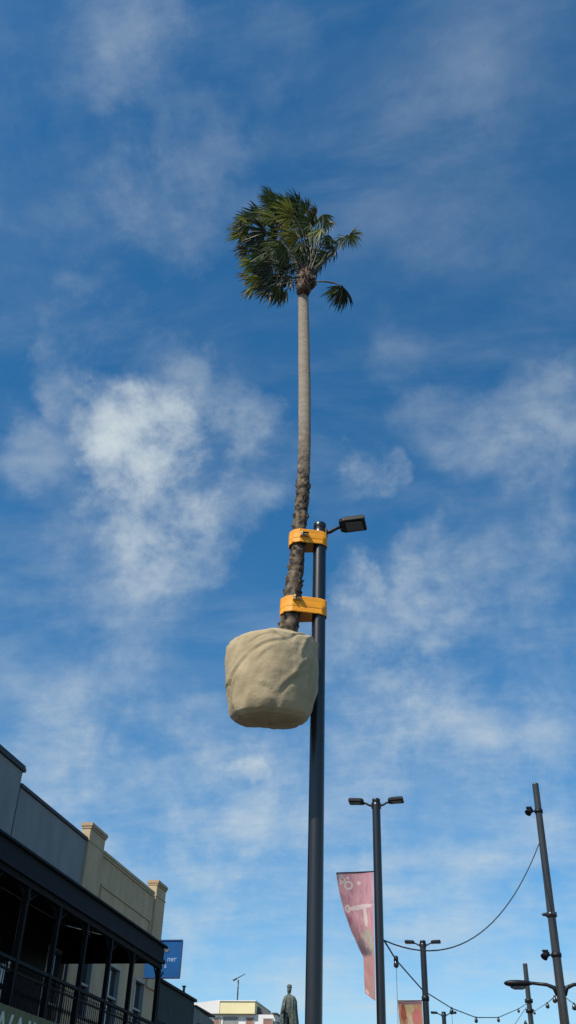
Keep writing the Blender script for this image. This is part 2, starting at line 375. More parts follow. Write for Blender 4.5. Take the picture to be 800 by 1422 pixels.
def banner(x,y,ztop,h,wt,wb,turn_t,turn_b,m,label,r=.1,nx=14,nz=60,kink=None):
    t=empty('banner',(x-r-.02,y,ztop-h),label,'banner','printed banners hung from the lamp poles')
    b=MB()
    for side in (0,1):
        for j in range(nz+1):
            v=j/nz
            k=v
            w=wt+(wb-wt)*k; a=turn_t+(turn_b-turn_t)*min(1,k/.66)+(.05*(k-.66) if k>.66 else 0)
            for i in range(nx+1):
                q=i/nx
                rip=.018*math.sin(q*9+v*11)*math.sin(v*PI)*q+.010*math.sin(v*37+q*5)*q
                # cloth blown back about the pole
                xx=x-r-.02-w*q*math.cos(a); yy=y+w*q*math.sin(a)+rip+.03*math.sin(q*PI)*math.sin(v*PI*2.5)+side*.003
                zz=ztop-h*v+(.26*q*v**2.5)+.012*math.sin(v*40)*q
                b.uv[len(b.v)]=(q,1-v); b.v.append((xx,yy,zz))
    S=(nx+1)*(nz+1)
    for j in range(nz):
        for i in range(nx):
            a=j*(nx+1)+i
            b.face((a,a+nx+1,a+nx+2,a+1),0,True); a+=S; b.face((a+1,a+nx+2,a+nx+1,a),0,True)
    cl=b.build('cloth',m,t,(x,y,ztop-h))
    for zz,w,a,nm in ((ztop,wt,turn_t,'top_rod'),):
        MB().tube([(x-r*.6,y,zz),(x-r-.02-w*math.cos(a),y+w*math.sin(a),zz)],.012,8).build(nm,Mlamp,t,(x,y,zz))
    return t
banner(X2,Y2,7.36,2.62,.84,.80,R(4),R(66),Mban1,'long pink banner with white rings tapering away from the wind',.095)
banner(X3,Y3,7.02,2.6,.86,.80,R(2),R(20),Mban2,'orange and red patterned banner on the third lamp pole, cut by the photo edge',.11)

# ---------------------------------------------------------------- palm
def PP(px,py,off=0): return plane_at(px,py,D1+off,AZ1)
base=PP(400,880,-.12)
palm=empty('palm_tree',PP(380,975,-.30),'tall fan palm with wrapped root ball strapped high beside the nearest lamp pole','palm tree')
# trunk
tp=[(396,905,25),(398,885,27),(401,868,27),(404,850,25),(406,832,24),(408,812,22),(411,790,21),(413,768,20),(415,745,19.5),(417,722,19),(419,700,18.5),(421,675,18),(422,650,17.5),(423,620,17.3),(423,580,17.3),(423,540,17),(422.5,500,16.5),(422,460,15.5),(421.5,430,14.5),(421,405,14.5),(422,385,13)]
pts=[];rads=[]
for i in range(len(tp)-1):
    for k in range(10):
        f=k/10; a=tp[i]; c=tp[i+1]
        px,py,w=[a[j]+(c[j]-a[j])*f for j in range(3)]
        off=-.04
        p=PP(px,py,off); pts.append(p); rads.append(w/2*mpp(p))
def tj(i,k,p):
    lowf=min(1,max(0,(10.4-p.z)/1.5))
    h=noise.noise(Vector((math.cos(k/20*2*PI)*2.2,math.sin(k/20*2*PI)*2.2,p.z*7)))
    ring=.018*math.sin(p.z*2*PI/.11)
    return 1+ring*(1-lowf)+lowf*(.20*h+.10*noise.noise(Vector((k*1.7,p.z*19,3))))
b=MB(); b.tube(pts,rads,20,jit=tj)
# stubs of old leaf bases on the rough lower trunk
for i in range(190):
    z=random.uniform(6.35,9.7); j=min(range(len(pts)),key=lambda q:abs(pts[q].z-z)); a=random.uniform(0,2*PI)
    o=Vector((math.cos(a),math.sin(a),0)); rr=rads[j]
    c=pts[j]+o*rr*.93; tn=Vector((-o.y,o.x,0))
    b.obox(c,o*random.uniform(.008,.022),tn*random.uniform(.012,.03),(Vector((0,0,1))+o*.5)*random.uniform(.012,.03))
b.build('trunk',Mtrunk,palm,(base.x,base.y,6.3))
# root ball: canvas wrapped drum, flat underneath
RC=PP(378,936,-.32); K=mpp(RC)
b=MB(); nseg=128; prof=[(0,-.53),(.20,-.525),(.33,-.515),(.405,-.49),(.455,-.45),(.492,-.385),(.525,-.28),(.553,-.16),(.560,-.02),(.562,.10),(.560,.20),(.552,.29),(.528,.365),(.475,.415),(.40,.445),(.30,.462),(.20,.475),(.14,.50),(.115,.55)]
pf=[]
for i in range(len(prof)-1):
    for k in range(6):
        f=k/6; pf.append((prof[i][0]+(prof[i+1][0]-prof[i][0])*f,prof[i][1]+(prof[i+1][1]-prof[i][1])*f))
pf.append(prof[-1])
TC=Vector((-RC.x,-RC.y,0)).normalized()
topc=PP(399,880,-.04)
# long creases pulled tight in the cloth: (azimuth, height) ends, depth, width
CRS=[((-2.75,-.34),(-1.95,.0),.026,.020),((-2.55,-.40),(-2.25,-.18),.022,.018),((-2.0,-.02),(-1.0,.22),.010,.022),((-1.9,.15),(-1.35,.27),.010,.016),((-1.55,.30),(-.95,.14),.010,.016),((-1.0,.20),(-.6,.38),.016,.018),
     ((-.66,-.02),(-.46,.34),.026,.022),((-1.15,-.33),(-.50,-.10),.026,.020),((-.85,-.24),(-.42,.06),.022,.020),((-2.9,-.22),(-2.45,-.19),.018,.018),((-1.7,-.28),(-1.2,-.36),.010,.018),
     ((-2.6,.22),(-2.2,.40),.016,.018),((-1.75,-.15),(-1.35,.08),.008,.020),((-.45,-.3),(-.30,.2),.02,.02),((-2.35,.05),(-2.1,.33),.010,.020),
     ((.2,-.3),(.9,.3),.03,.03),((1.4,.3),(2.0,-.3),.03,.03),((2.5,-.2),(3.1,.25),.03,.03)]
def crease(a,h):
    t=0
    for (a1,h1),(a2,h2),dp,wd_ in CRS:
        ax=(a2-a1)*.56; ay=h2-h1; px=((a-a1+PI)%(2*PI)-PI)*.56; py=h-h1
        l=ax*ax+ay*ay; f=(px*ax+py*ay)/l; fc=max(0,min(1,f))
        cxn=(ax*py-ay*px)/math.sqrt(l); cxn-=.018*math.sin(f*PI*1.3)
        d=math.hypot(cxn,(f-fc)*math.sqrt(l)); e=math.sin(PI*max(.04,min(.96,fc)))**.5
        t+=dp*e*(-math.exp(-(d/wd_)**2)+.75*math.exp(-((cxn-wd_*1.5)/wd_)**2)*math.exp(-((f-fc)*math.sqrt(l)/wd_)**2))
    return t
for j,(rr,h) in enumerate(pf):
    for k in range(nseg):
        a=2*PI*k/nseg-PI; ca,sa=math.cos(a),math.sin(a)
        q=Vector((ca*1.3,sa*1.3,h*1.6))
        sq=1+.030*math.cos(4*a+.9)+.02*math.cos(3*a+2)
        lump=.06*noise.noise(q*.9+Vector((3,1,0)))+.03*(abs(noise.noise(q*1.3+Vector((5,2,8))))-.2)+.006*noise.noise(q*2.6+Vector((9,0,4)))
        tf=max(0,min(1,(h-.22)/.22)); bf=max(0,min(1,(-h-.30)/.15))
        gather=.006*noise.noise(Vector((ca*3+h*3,sa*3,h*9-ca*3)))+.007*noise.noise(Vector((ca*7-h*4,sa*7,h*6)))+.022*tf*math.sin(a*13+3*noise.noise(q*2))*noise.noise(q*2+Vector((1,7,2)))*3+.014*bf*noise.noise(Vector((ca*4,sa*4,h*5+3)))*2
        R0=rr*sq*(1+lump)+(crease(a,h)+gather)*min(1,(rr/.42)**2)
        hh=h-(.065*(ca*TC.x+sa*TC.y)*min(1,rr/.45)+.02)*max(0,min(1,(-h-.12)/.3))+.035*noise.noise(Vector((ca*1.3,sa*1.3,5)))+.008*noise.noise(Vector((ca*4,sa*4,h*3)))*(1 if abs(h)>.3 else abs(h)/.3)
        cx=RC.x+(topc.x-RC.x)*max(0,(h-.30)/.25)**1.2; cy=RC.y+(topc.y-RC.y)*max(0,(h-.30)/.25)**1.2
        v=Vector((cx+ca*R0,cy+sa*R0,RC.z+(hh*1.17 if hh<0 else hh)))
        d=Vector((v.x-X1,v.y-Y1,0))
        if d.length<RP+.012: d=d.normalized()*(RP+.012); v.x=X1+d.x; v.y=Y1+d.y
        b.v.append(tuple(v))
for j in range(len(pf)-1):
    for k in range(nseg):
        a=j*nseg+k; c=j*nseg+(k+1)%nseg; b.face((a,c,c+nseg,a+nseg),0,True)
ball=b.build('root_ball',Mcanvas,palm,RC)
b=MB(); b.tube([(topc.x+.125*math.cos(a),topc.y+.125*math.sin(a),RC.z+.52+.015*math.sin(a*3)) for a in [2*PI*i/20 for i in range(21)]],.012,8)
b.build('tie_rope',Mcanvas,ball,topc)

# crown heart: fibrous leaf bases
CR=PP(425,392,-.12)
b=MB(); hp=[PP(421,408,-.12),PP(422,400,-.12),PP(424,393,-.12),PP(425,384,-.12),PP(426,376,-.12),PP(427,366,-.12)]
b.tube(hp,[.10,.12,.135,.125,.09,.04],14,jit=lambda i,k,p:1+.35*noise.noise(p*9+Vector((k*.8,0,0))))
for i in range(70):
    a=random.uniform(0,2*PI); h=random.uniform(-.16,.2); o=Vector((math.cos(a),math.sin(a),0))
    c=CR+o*.09+Vector((0,0,h)); e=c+o*random.uniform(.05,.10)+Vector((0,0,random.uniform(.02,.14)))
    b.tube([c,(c+e)/2+Vector((0,0,.01)),e],[.03,.026,.014],5)
b.build('leaf_bases',Mboot,palm,CR)
def frond(px,py,off,ang,size,spread,mi,n=22,curl=.48,droop=.35,tilt=0.,start=None,bow=.2,thick=.009):
    """fan leaf: a petiole bowing from the crown heart to the hub, then pleated leaflets streaming down wind"""
    H=PP(px,py,off-.12); k=mpp(H); S=start or (CR+Vector((random.uniform(-.05,.05),random.uniform(-.05,.05),random.uniform(-.02,.12))))
    b=MB(); chord=H-S; L0=chord.length
    mid=(S+H)/2+Vector((0,0,1))*bow*L0+Vector((.12*L0,0,0))
    pp=[]
    for i in range(9):
        f=i/8; pp.append(S*(1-f)**2+mid*2*f*(1-f)+H*f*f)
    b.tube(pp,[thick-.004*i/8 for i in range(9)],6,m=1)
    a0=R(ang+random.gauss(0,9)); t=R(tilt+random.uniform(-48,48)); yaw=R(random.uniform(-35,35))
    dirv=(IR*math.cos(a0)+IU*math.sin(a0)); side=(-IR*math.sin(a0)+IU*math.cos(a0))
    side=(side*math.cos(t)+IF*math.sin(t)).normalized()
    dirv=(dirv*math.cos(yaw)+dirv.cross(side)*math.sin(yaw)).normalized()
    nrm=dirv.cross(side).normalized()
    Lm=size*k; wind=-IR*1.0+IF*.2-IU*.15
    bend=random.uniform(.6,1.5); cup=random.uniform(-.1,.45)
    for i in range(n):
        q=(i/(n-1)-.5)*2
        th=q*R(spread)+random.gauss(0,R(4))
        ll=Lm*(1-.25*abs(q)**2)*random.uniform(.70,1.16)
        d=(dirv*math.cos(th)+side*math.sin(th)+nrm*(cup*(1-abs(q))+random.gauss(0,.11))).normalized()
        tw=random.gauss(0,.6); w0=Lm*.038*random.uniform(.75,1.25); flut=random.uniform(.5,1.6)
        p=H.copy(); ns=8; nst=len(b.v)
        for j in range(ns+1):
            f=j/ns
            wd=w0*(.35+1.45*f if f<.4 else .93*(1-((f-.4)/.6)**1.5)+.015)
            dd=(d+(wind*curl*bend+Vector((0,0,-1))*droop*1.8*flut)*(f**1.8)).normalized()
            sd_=dd.cross(nrm)
            if sd_.length<.05: sd_=dd.cross(IU)
            sd_.normalize(); nn=sd_.cross(dd)
            sd2=sd_*math.cos(tw*f)+nn*math.sin(tw*f)
            b.v+= [tuple(p-sd2*wd+nn*wd*.5),tuple(p),tuple(p+sd2*wd+nn*wd*.5)]
            p=p+dd*ll/ns
        for j in range(ns):
            a=nst+j*3
            b.face((a,a+1,a+4,a+3),0); b.face((a+1,a+2,a+5,a+4),0)
    return b.build('frond',[Mleafs[mi],Mpet],palm,H)
# hub column, hub row, depth, direction in degrees (0 right, 90 up), leaf length, half spread, leaf colour
FR=[(384,284,.2,170,36,60,3),(378,281,-.1,150,26,50,0),(392,290,-.2,185,36,60,0),(370,297,.3,190,30,55,2),(356,303,-.1,175,30,60,0),
    (346,318,.0,172,36,70,1),(352,330,.3,200,34,65,3),(350,308,.25,160,28,45,0),(384,305,-.25,185,40,60,1),(398,308,.3,175,42,65,3),
    (416,297,-.1,165,30,65,0),(424,303,.35,190,30,65,3),(405,298,.15,150,22,60,2),(408,325,-.3,205,34,50,2),(424,320,.1,185,40,65,1),(436,328,.25,200,34,65,3),
    (386,328,.0,190,40,65,0),(368,335,.3,195,36,60,3),(398,345,-.2,205,42,65,0),(380,350,.25,200,38,65,3),(414,348,.3,215,38,60,3),(420,338,-.2,225,30,55,0),
    (352,364,-.15,200,34,48,1),(362,372,.2,215,34,60,3),(362,386,-.2,210,32,50,1),(370,394,.1,225,32,50,2),(386,381,.2,225,40,55,3),
    (388,396,-.15,240,34,42,0),(398,402,.1,250,34,38,3),(402,383,.3,225,36,55,3),(350,386,.2,225,28,45,2),(394,366,.0,215,42,65,3),(376,364,.1,205,38,65,0),(410,366,-.1,220,34,50,3),(402,356,.35,200,40,60,0),
    (448,298,.0,-60,28,60,0),(456,306,.3,-80,30,55,3),(446,318,-.2,255,30,50,1),(456,326,.1,245,26,55,3),(440,300,.25,200,24,60,0),(438,345,.3,240,26,50,3),(428,356,.1,235,24,45,3),
    (400,290,-.2,160,34,70,0),(414,286,.2,150,30,70,3),(426,294,-.15,150,30,70,0),(408,300,-.3,175,36,65,1),(390,300,.3,140,34,70,3),(436,310,.0,150,32,70,0),(418,308,.35,150,36,70,3),(404,314,.0,180,34,60,3),(374,310,.0,175,36,70,0),(430,345,-.1,200,30,50,0),(414,330,-.35,190,34,60,1),(392,336,-.3,200,36,55,0),
    (338,326,.15,185,28,60,0),(340,312,-.2,175,26,55,3),(343,345,.2,200,26,50,2),(350,400,.1,235,24,40,3),(376,400,-.1,235,36,45,3),(366,352,-.25,190,38,60,0),(378,372,-.25,210,40,60,3),(390,390,.0,235,38,50,3),(360,300,.1,160,28,60,3),(370,322,-.3,180,38,60,3),
    (440,296,.1,160,20,70,2),(432,312,-.1,200,30,60,0)]
for (px,py,off,ang,sz,sp,mi) in FR: frond(px,py,off,ang,sz,sp,mi,n=24)
for (px,py,off,ang,sz,sp,mi,cu,dr) in [(486,325,-.1,-20,24,75,1,.0,.75),(480,330,.1,200,26,65,0,.2,.45),(482,326,.2,-60,24,60,3,.0,.5),(466,345,.1,215,30,60,3,.2,.4),(454,350,-.1,225,30,60,0,.2,.4),(448,360,.15,220,28,55,3,.2,.4),(470,338,-.1,200,24,60,0,.1,.4),(440,372,.2,235,22,45,3,.2,.4)]:
    frond(px,py,off,ang,sz,sp,mi,n=20,curl=cu,droop=dr,bow=.05)
frond(476,397,-.1,250,36,34,3,n=24,curl=.45,droop=.25,bow=.20,start=CR+IR*.1)
frond(478,400,.1,262,34,38,3,n=22,curl=.5,droop=.25,bow=.20,start=CR+IR*.1)
frond(472,397,.0,235,32,34,0,n=20,curl=.45,droop=.25,bow=.22,start=CR+IR*.1)

# ---------------------------------------------------------------- straps
def hull_loop(c1,r1,c2,r2,n=24,m=5):
    d=(c2-c1); L_=d.length; a=math.atan2(d.y,d.x); g=math.acos(max(-1,min(1,(r1-r2)/L_)))
    out=[]
    for i in range(m+1):
        t=a+g+(2*PI-2*g)*i/m; out.append((c1.x+r1*math.cos(t),c1.y+r1*math.sin(t)))
    for i in range(n+1):
        t=a-g+2*g*i/n; out.append((c2.x+r2*math.cos(t),c2.y+r2*math.sin(t)))
    return out
def strap(py,hgt,extra,label,tilt=.0,low=False):
    c2=Vector((X1,Y1,0)); 
    j=min(range(len(pts)),key=lambda q:abs(pts[q].z-PP(415,py,-.12).z)); tc_=pts[j]; z=tc_.z
    t=empty('strap',(tc_.x,tc_.y,z),label,'strap','orange straps binding palm to pole')
    b=MB(); loop=hull_loop(tc_,rads[j]+extra,c2,RP+.006); n=len(loop); T=.006
    n0=0
    cx=sum(p[0] for p in loop)/n; cy=sum(p[1] for p in loop)/n
    rows=[-1,-.93,-.33,-.27,.27,.33,.93,1]
    for r in rows:
        for k,(x,y) in enumerate(loop):
            pv=loop[k-1]; nx_=loop[(k+1)%n]; tx,ty=nx_[0]-pv[0],nx_[1]-pv[1]; l=math.hypot(tx,ty) or 1
            nx2,ny2=ty/l,-tx/l
            o=.004 if abs(r)>.9 or .3>abs(r) else .0
            if abs(r)==1: o=0
            lean=(x-X1)*-tilt
            sag=.012*math.sin(k*.7+py)
            b.v.append((x+nx2*o,y+ny2*o,z+r*hgt/2+lean+sag*.4))
    nr=len(rows)
    for r in range(nr-1):
        for k in range(n):
            a=r*n+k; c=r*n+(k+1)%n; b.face((a,c,c+n,a+n),0,k>7)
    o=b.build('webbing',Mstrap,t,(tc_.x,tc_.y,z)); sl=o.modifiers.new('s','SOLIDIFY'); sl.thickness=.008; sl.offset=1
    # ratchet buckle on the face towards the street
    d=(c2-Vector((tc_.x,tc_.y,0))).normalized(); nrm=Vector((d.y,-d.x,0))
    if nrm.y>0: nrm=-nrm
    mid=Vector((tc_.x,tc_.y,0))+d*.06+nrm*(rads[j]+extra+.02); zc=z+(hgt*.30 if low else 0)
    b=MB(); b.obox((mid.x,mid.y,zc),d*.055,nrm*.010,Vector((0,0,.022)))
    b.obox((mid.x+d.x*.05,mid.y+d.y*.05,zc),d*.006,nrm*.022,Vector((0,0,.032))); b.obox((mid.x-d.x*.05,mid.y-d.y*.05,zc),d*.006,nrm*.022,Vector((0,0,.032)))
    b.tube([(mid.x-d.x*.03+nrm.x*.02,mid.y-d.y*.03+nrm.y*.02,zc-.035),(mid.x-d.x*.03+nrm.x*.02,mid.y-d.y*.03+nrm.y*.02,zc+.035)],.014,8)
    bu=b.build('buckle',Mbuckle,t,(mid.x,mid.y,zc),bevel=.003)
    b=MB(); b.obox((mid.x+d.x*.02+nrm.x*.03,mid.y+d.y*.02+nrm.y*.03,zc+.012),d*.035,nrm*.006,Vector((0,0,.010))); b.build('handle',Mdark,bu,(mid.x,mid.y,zc))
    # loose tail of webbing
    b=MB(); w0=Vector((tc_.x,tc_.y,z))-d*(rads[j]+extra)*.7+nrm*(rads[j]+extra)*.75
    tl=[w0+Vector((0,0,-hgt*.45)),w0+Vector((0,0,-hgt*.62))-d*.03+nrm*.02,w0+Vector((0,0,-hgt*.66))-d*.005+nrm*.045]
    for p in tl: b.v+=[tuple(p-d*.022),tuple(p+d*.022+Vector((0,0,.01)))]
    for i in range(2): b.face((2*i,2*i+1,2*i+3,2*i+2),0,True)
    tt=b.build('loose_tail',Mstrap,t,w0); ss=tt.modifiers.new('s','SOLIDIFY'); ss.thickness=.004
    return t
strap(745,.205,.030,'upper orange strap around palm trunk and lamp pole just under the lamp head',-.05)
strap(840,.225,.026,'lower orange strap around palm trunk and lamp pole just above the root ball',-.03,True)

# ---------------------------------------------------------------- masts
def spotlight(t,p,sx,nm='spotlight',sc=1.0):
    b=MB(); b.tube([p,p+Vector((sx*.14*sc,0,.0))],.025*sc,8)
    c=p+Vector((sx*.20*sc,-.03,0)); ax=Vector((sx*.45,-.35,-.55)).normalized()
    b.tube([c-ax*.13*sc,c-ax*.10*sc,c+ax*.08*sc,c+ax*.10*sc],[.06*sc,.095*sc,.105*sc,.115*sc],14)
    b.obox(c+Vector((0,0,.12*sc)),Vector((.09*sc,0,0)),Vector((0,.07*sc,0)),Vector((0,0,.02*sc)))
    return b.build(nm,Mlamp,t,p,bevel=0)
def mast(x,y,h,r0,r1,label,arms=True):
    t=empty('light_mast',(x,y,0),label,'light mast')
    b=MB(); lathe(b,(x,y),[(r0,.02),(r0+(r1-r0)*.5,h*.5),(r1,h-.05),(r1,h-.02),(r1*.8,h)],28); b.build('pole',Mmast,t,(x,y,0))
    b=MB(); lathe(b,(x,y),[(r0*1.9,-.1),(r0*1.9,.04),(r0*1.6,.05)],28); b.build('base_flange',Mmast,t,(x,y,0))
    return t
AZM=R(3.30); DM=32.0; XM=DM*math.sin(AZM); YM=DM*math.cos(AZM)
def onmast(px,py): return plane_at(px,py,DM,AZM)
HM=onmast(745,1088).z
ma=mast(XM,YM,HM,.165,.105,'tall bare metal mast at the right edge with spotlights and curved twin lamp arms')
def mr(z): return .165+(.105-.165)*z/HM
for py,sc in ((1127,1.0),(1327,1.0)):
    z=onmast(742,py).z; spotlight(ma,Vector((XM-mr(z)*.9,YM,z)),-1,sc=sc)
    b=MB(); lathe(b,(XM,YM),[(mr(z)+.004,z-.06),(mr(z)+.025,z-.055),(mr(z)+.025,z+.055),(mr(z)+.004,z+.06)],20); b.build('bracket',Mlamp,ma,(XM,YM,z))
z=onmast(764,1270).z; b=MB(); lathe(b,(XM,YM),[(mr(z)+.004,z-.08),(mr(z)+.045,z-.07),(mr(z)+.045,z+.05),(mr(z)+.004,z+.06)],20)
b.tube([(XM-mr(z),YM,z),(XM-mr(z)-.11,YM,z),(XM-mr(z)-.13,YM,z+.03)],.05,8); b.build('bracket',Mmast,ma,(XM,YM,z))
z0=onmast(777,1369).z
for sx in (-1,1):
    b=MB(); r=mr(z0)
    b.tube([(XM+sx*r*.7,YM,z0-.25),(XM+sx*(r+.05),YM,z0-.05),(XM+sx*(r+.25),YM,z0+.03),(XM+sx*(r+.75),YM,z0+.08)],[.07,.065,.05,.045],12)
    b.build('lamp_arm',Mlamp,ma,(XM,YM,z0))
    hx=XM+sx*(r+.65); b=MB()
    pr_=[(0,.045,.04),(.10,.075,.055),(.25,.13,.075),(.45,.15,.085),(.65,.145,.08),(.78,.10,.055),(.84,.03,.02)]
    n0=0; seg=16
    for (d,w,hh) in pr_:
        for k in range(seg):
            a=2*PI*k/seg; b.v.append((hx+sx*d,YM+w*math.cos(a),z0+.075+(hh*math.sin(a)*(1.0 if math.sin(a)>0 else 1.25))))
    for i in range(len(pr_)-1):
        for k in range(seg):
            q=(i*seg+k,i*seg+(k+1)%seg,(i+1)*seg+(k+1)%seg,(i+1)*seg+k); b.face(q if sx<0 else q[::-1],0,True)
    b.face(list(range(seg))); b.face([(len(pr_)-1)*seg+k for k in range(seg)][::-1])
    lh=b.build('lamp_head',Mlamp,ma,(hx,YM,z0))
    g=MB(); g.tube([(hx+sx*.20,YM,z0-.02),(hx+sx*.30,YM,z0-.035),(hx+sx*.55,YM,z0-.035),(hx+sx*.66,YM,z0-.02)],[.03,.07,.07,.03],12); g.build('lens',Mglass_lamp,lh,(hx,YM,z0))
AZ2=R(1.60); DM2=60.0; X5=DM2*math.sin(AZ2); Y5=DM2*math.cos(AZ2)
H5=plane_at(730,1338,DM2,AZ2).z
mb=mast(X5,Y5,H5,.19,.13,'slimmer plain grey mast farther off behind the left lamp arm of the big mast')
for py in (1390,1404):
    z=plane_at(735,py,DM2,AZ2).z; b=MB(); lathe(b,(X5,Y5),[(.16,z-.1),(.22,z-.09),(.22,z+.09),(.16,z+.1)],14); b.build('bracket',Mlamp,mb,(X5,Y5,z))

# ---------------------------------------------------------------- cables and string lights
def sagline(a,c,sag,n=24):
    return [a.lerp(c,i/n)-Vector((0,0,4*sag*(i/n)*(1-i/n))) for i in range(n+1)]
pA=plane_at(532,1306,math.hypot(X2,Y2),math.atan2(X2,Y2)); zA=pA.z
A=Vector((X2+.1,Y2,zA)); B=Vector((XM-mr(8)*.9,YM,onmast(749,1172).z))
c=MB(); c.tube(sagline(A,B,1.25),.016,8); o=c.build('span_cable',Mcable,origin=B)
tag(o,'plain thin black cable sagging from the second lamp pole up to the tall mast','cable')
def string_lights(label,path,bulbs,rad=.014,bs=1.0,drops=()):
    t=empty('string_lights',path[0],label,'string lights','light cables strung across the street')
    MB().tube(path,rad,6).build('cable',Mcable,t,path[0])
    for p in bulbs:
        b=MB(); b.tube([p+Vector((0,0,.03)),p+Vector((0,0,-.03)),p+Vector((0,0,-.06)),p+Vector((0,0,-.13)),p+Vector((0,0,-.17))],[.03*bs,.04*bs,.06*bs,.07*bs,.03*bs],10)
        b.build('bulb',Mbulb,t,p)
    for p,l in drops: MB().tube([p,p-Vector((0,0,l))],.006,5).build('drop_wire',Mcable,t,p)
    return t
# cable from lamp two to the far mast: depth runs from lamp two to that mast
def mixpt(px,py,f,a=None,e=None):
    a=a or Vector((X2,Y2)); e=e or Vector((X5,Y5))
    g=a.lerp(e,f); D_=g.length; return plane_at(px,py,D_,math.atan2(g.x,g.y))
def frac(px,a,e):
    # how far along the plan line a-e the column px crosses
    best=min(range(1001),key=lambda i:abs(_px(a.lerp(e,i/1000),8)-px)); return best/1000
def _px(g,z):
    v=M.transposed()@(Vector((g.x,g.y,z))-CAM); return 400+F*v.x/-v.z
a2=Vector((X2,Y2)); e2=Vector((X5,Y5))
nodes=[(550,1333),(587,1375),(627,1400),(661,1413),(692,1413),(720,1401),(733,1393)]
pn=[A.copy()]+[mixpt(px,py,frac(px,a2,e2)) for px,py in nodes]
string_lights('heavy cable falling steeply from the second lamp pole, a round clamp near its top',pn,[pn[1],pn[3],pn[4],pn[5],pn[6]],.017,.9,drops=[(pn[1],2.6),(pn[3],.8)])
bm=MB(); 
# round clamp lamp near the pole
cq=pn[1]; tcl=[o for o in COL.objects if o.name.startswith('string_lights')][-1]
MB().tube([cq+Vector((0,0,.09)),cq+Vector((0,0,.07)),cq+Vector((0,0,-.02)),cq+Vector((0,0,-.09))],[.02,.05,.055,.02],12).build('clamp',Mlamp,tcl,cq)
eM=Vector((XM,YM)); f5=Vector((X5,Y5))
n2=[(737,1410),(742,1404),(760,1393),(770,1384),(778,1380)]
p2=[mixpt(px,py,frac(px,f5,eM),f5,eM) for px,py in n2]
string_lights('short string with hanging bulbs between the far mast and the tall right mast',p2,[p2[1],p2[2],p2[3]],.012,1.0)
e6=Vector((XM+4.5,YM-1)); n3=[(780,1381),(789,1388),(797,1394),(815,1402),(835,1402)]
p3=[plane_at(px,py,(eM.lerp(e6,i/4)).length,math.atan2(px*0+(eM.lerp(e6,i/4)).x,(eM.lerp(e6,i/4)).y)) for i,(px,py) in enumerate(n3)]
string_lights('string of bulbs leaving the photo to the right of the tall mast',p3,[p3[2],p3[3]],.012,1.0)
e7=Vector((X5-2.6,Y5-12)); n4=[(731,1399),(722,1412),(714,1424),(700,1436)]
p4=[plane_at(px,py,(f5.lerp(e7,i/3)).length,math.atan2((f5.lerp(e7,i/3)).x,(f5.lerp(e7,i/3)).y)) for i,(px,py) in enumerate(n4)]
string_lights('thin string dropping to the lower left off the far mast',p4,[p4[1]+Vector((.25,0,-.2))],.014,1.3)

# ---------------------------------------------------------------- left row of buildings
XF=-12.0
def window(parent,y0,y1,z0,z1,x=XF,fm=Mframe,mull=True,depth=.14):
    """frame proud of a dark recess, glass set back"""
    f=MB(); w=.07
    f.box((x-depth,y0,z0),(x+.02,y0+w,z1)); f.box((x-depth,y1-w,z0),(x+.02,y1,z1)); f.box((x-depth,y0+w,z1-w),(x+.02,y1-w,z1)); f.box((x-depth,y0+w,z0),(x+.02,y1-w,z0+w))
    if mull: f.box((x-depth+.01,y0+w,(z0+z1)/2-.03),(x-.02,y1-w,(z0+z1)/2+.03))
    o=f.build('window',fm,parent,(x,y0,z0))
    MB().box((x-depth-.03,y0+w,z0+w),(x-depth+.005,y1-w,z1-w)).build('pane',Mglass,o,(x,y0,z0))
    MB().box((x+.002,y0-.06,z0-.10),(x+.11,y1+.06,z0-.002)).build('sill',fm if fm is not Mdark else Mgreycap,o,(x,y0,z0))
    return o
def wall_with_holes(b,x,th,y0,y1,z0,z1,holes):
    """wall sheet of thickness th whose openings are real"""
    ys=sorted({y0,y1}|{h[0] for h in holes}|{h[1] for h in holes}); zs=sorted({z0,z1}|{h[2] for h in holes}|{h[3] for h in holes})
    for i in range(len(ys)-1):
        for j in range(len(zs)-1):
            cy=(ys[i]+ys[i+1])/2; cz=(zs[j]+zs[j+1])/2
            if any(h[0]<cy<h[1] and h[2]<cz<h[3] for h in holes): continue
            b.box((x-th,ys[i],zs[j]),(x,ys[i+1],zs[j+1]))
# grey building
g=empty('grey_building',(XF,20,0),'blue grey rendered building with dark coping above a black two storey verandah','building')
gh=[(26.35,27.65,4.0,6.75),(23.4,24.7,4.0,6.75),(20.6,21.8,4.0,6.75),(17.6,18.9,4.0,6.75)]
b=MB(); wall_with_holes(b,XF,.3,13.0,27.9,0,9.98,gh); b.box((-24,13,0),(XF-.31,13.3,9.4)); b.box((-24,27.6,0),(XF-.31,27.895,9.4)); b.box((-24,13,9.3),(XF-.31,27.9,9.42)); b.box((-24.3,13,0),(-24,27.9,9.4))
b.build('wall',Mgrey,g,(XF,20,0))
b=MB(); wall_with_holes(b,XF+.012,.011,13.0,27.9,3.95,7.4,gh); b.build('painted_wall_shade',Mdark,g,(XF,20,4))  # thin near-black sheet over the grey wall, painting in the verandah's deep shade
b=MB(); b.box((XF-.35,22.96,9.985),(XF+.05,27.86,10.08)); b.box((XF-.35,13,9.985),(XF+.09,21.1,10.10)); b.build('coping',Mgreycap,g,(XF,20,10))
b=MB(); b.box((XF-.45,21.3,0.0),(XF+.03,22.90,10.36)); b.build('pilaster',Mgrey,g,(XF,22,0))
b=MB(); b.box((XF-.50,21.26,10.365),(XF+.09,22.97,10.46)); b.box((XF-.46,21.3,10.463),(XF+.07,22.94,10.53)); b.build('pilaster_cap',Mgreycap,g,(XF,22,10.4))
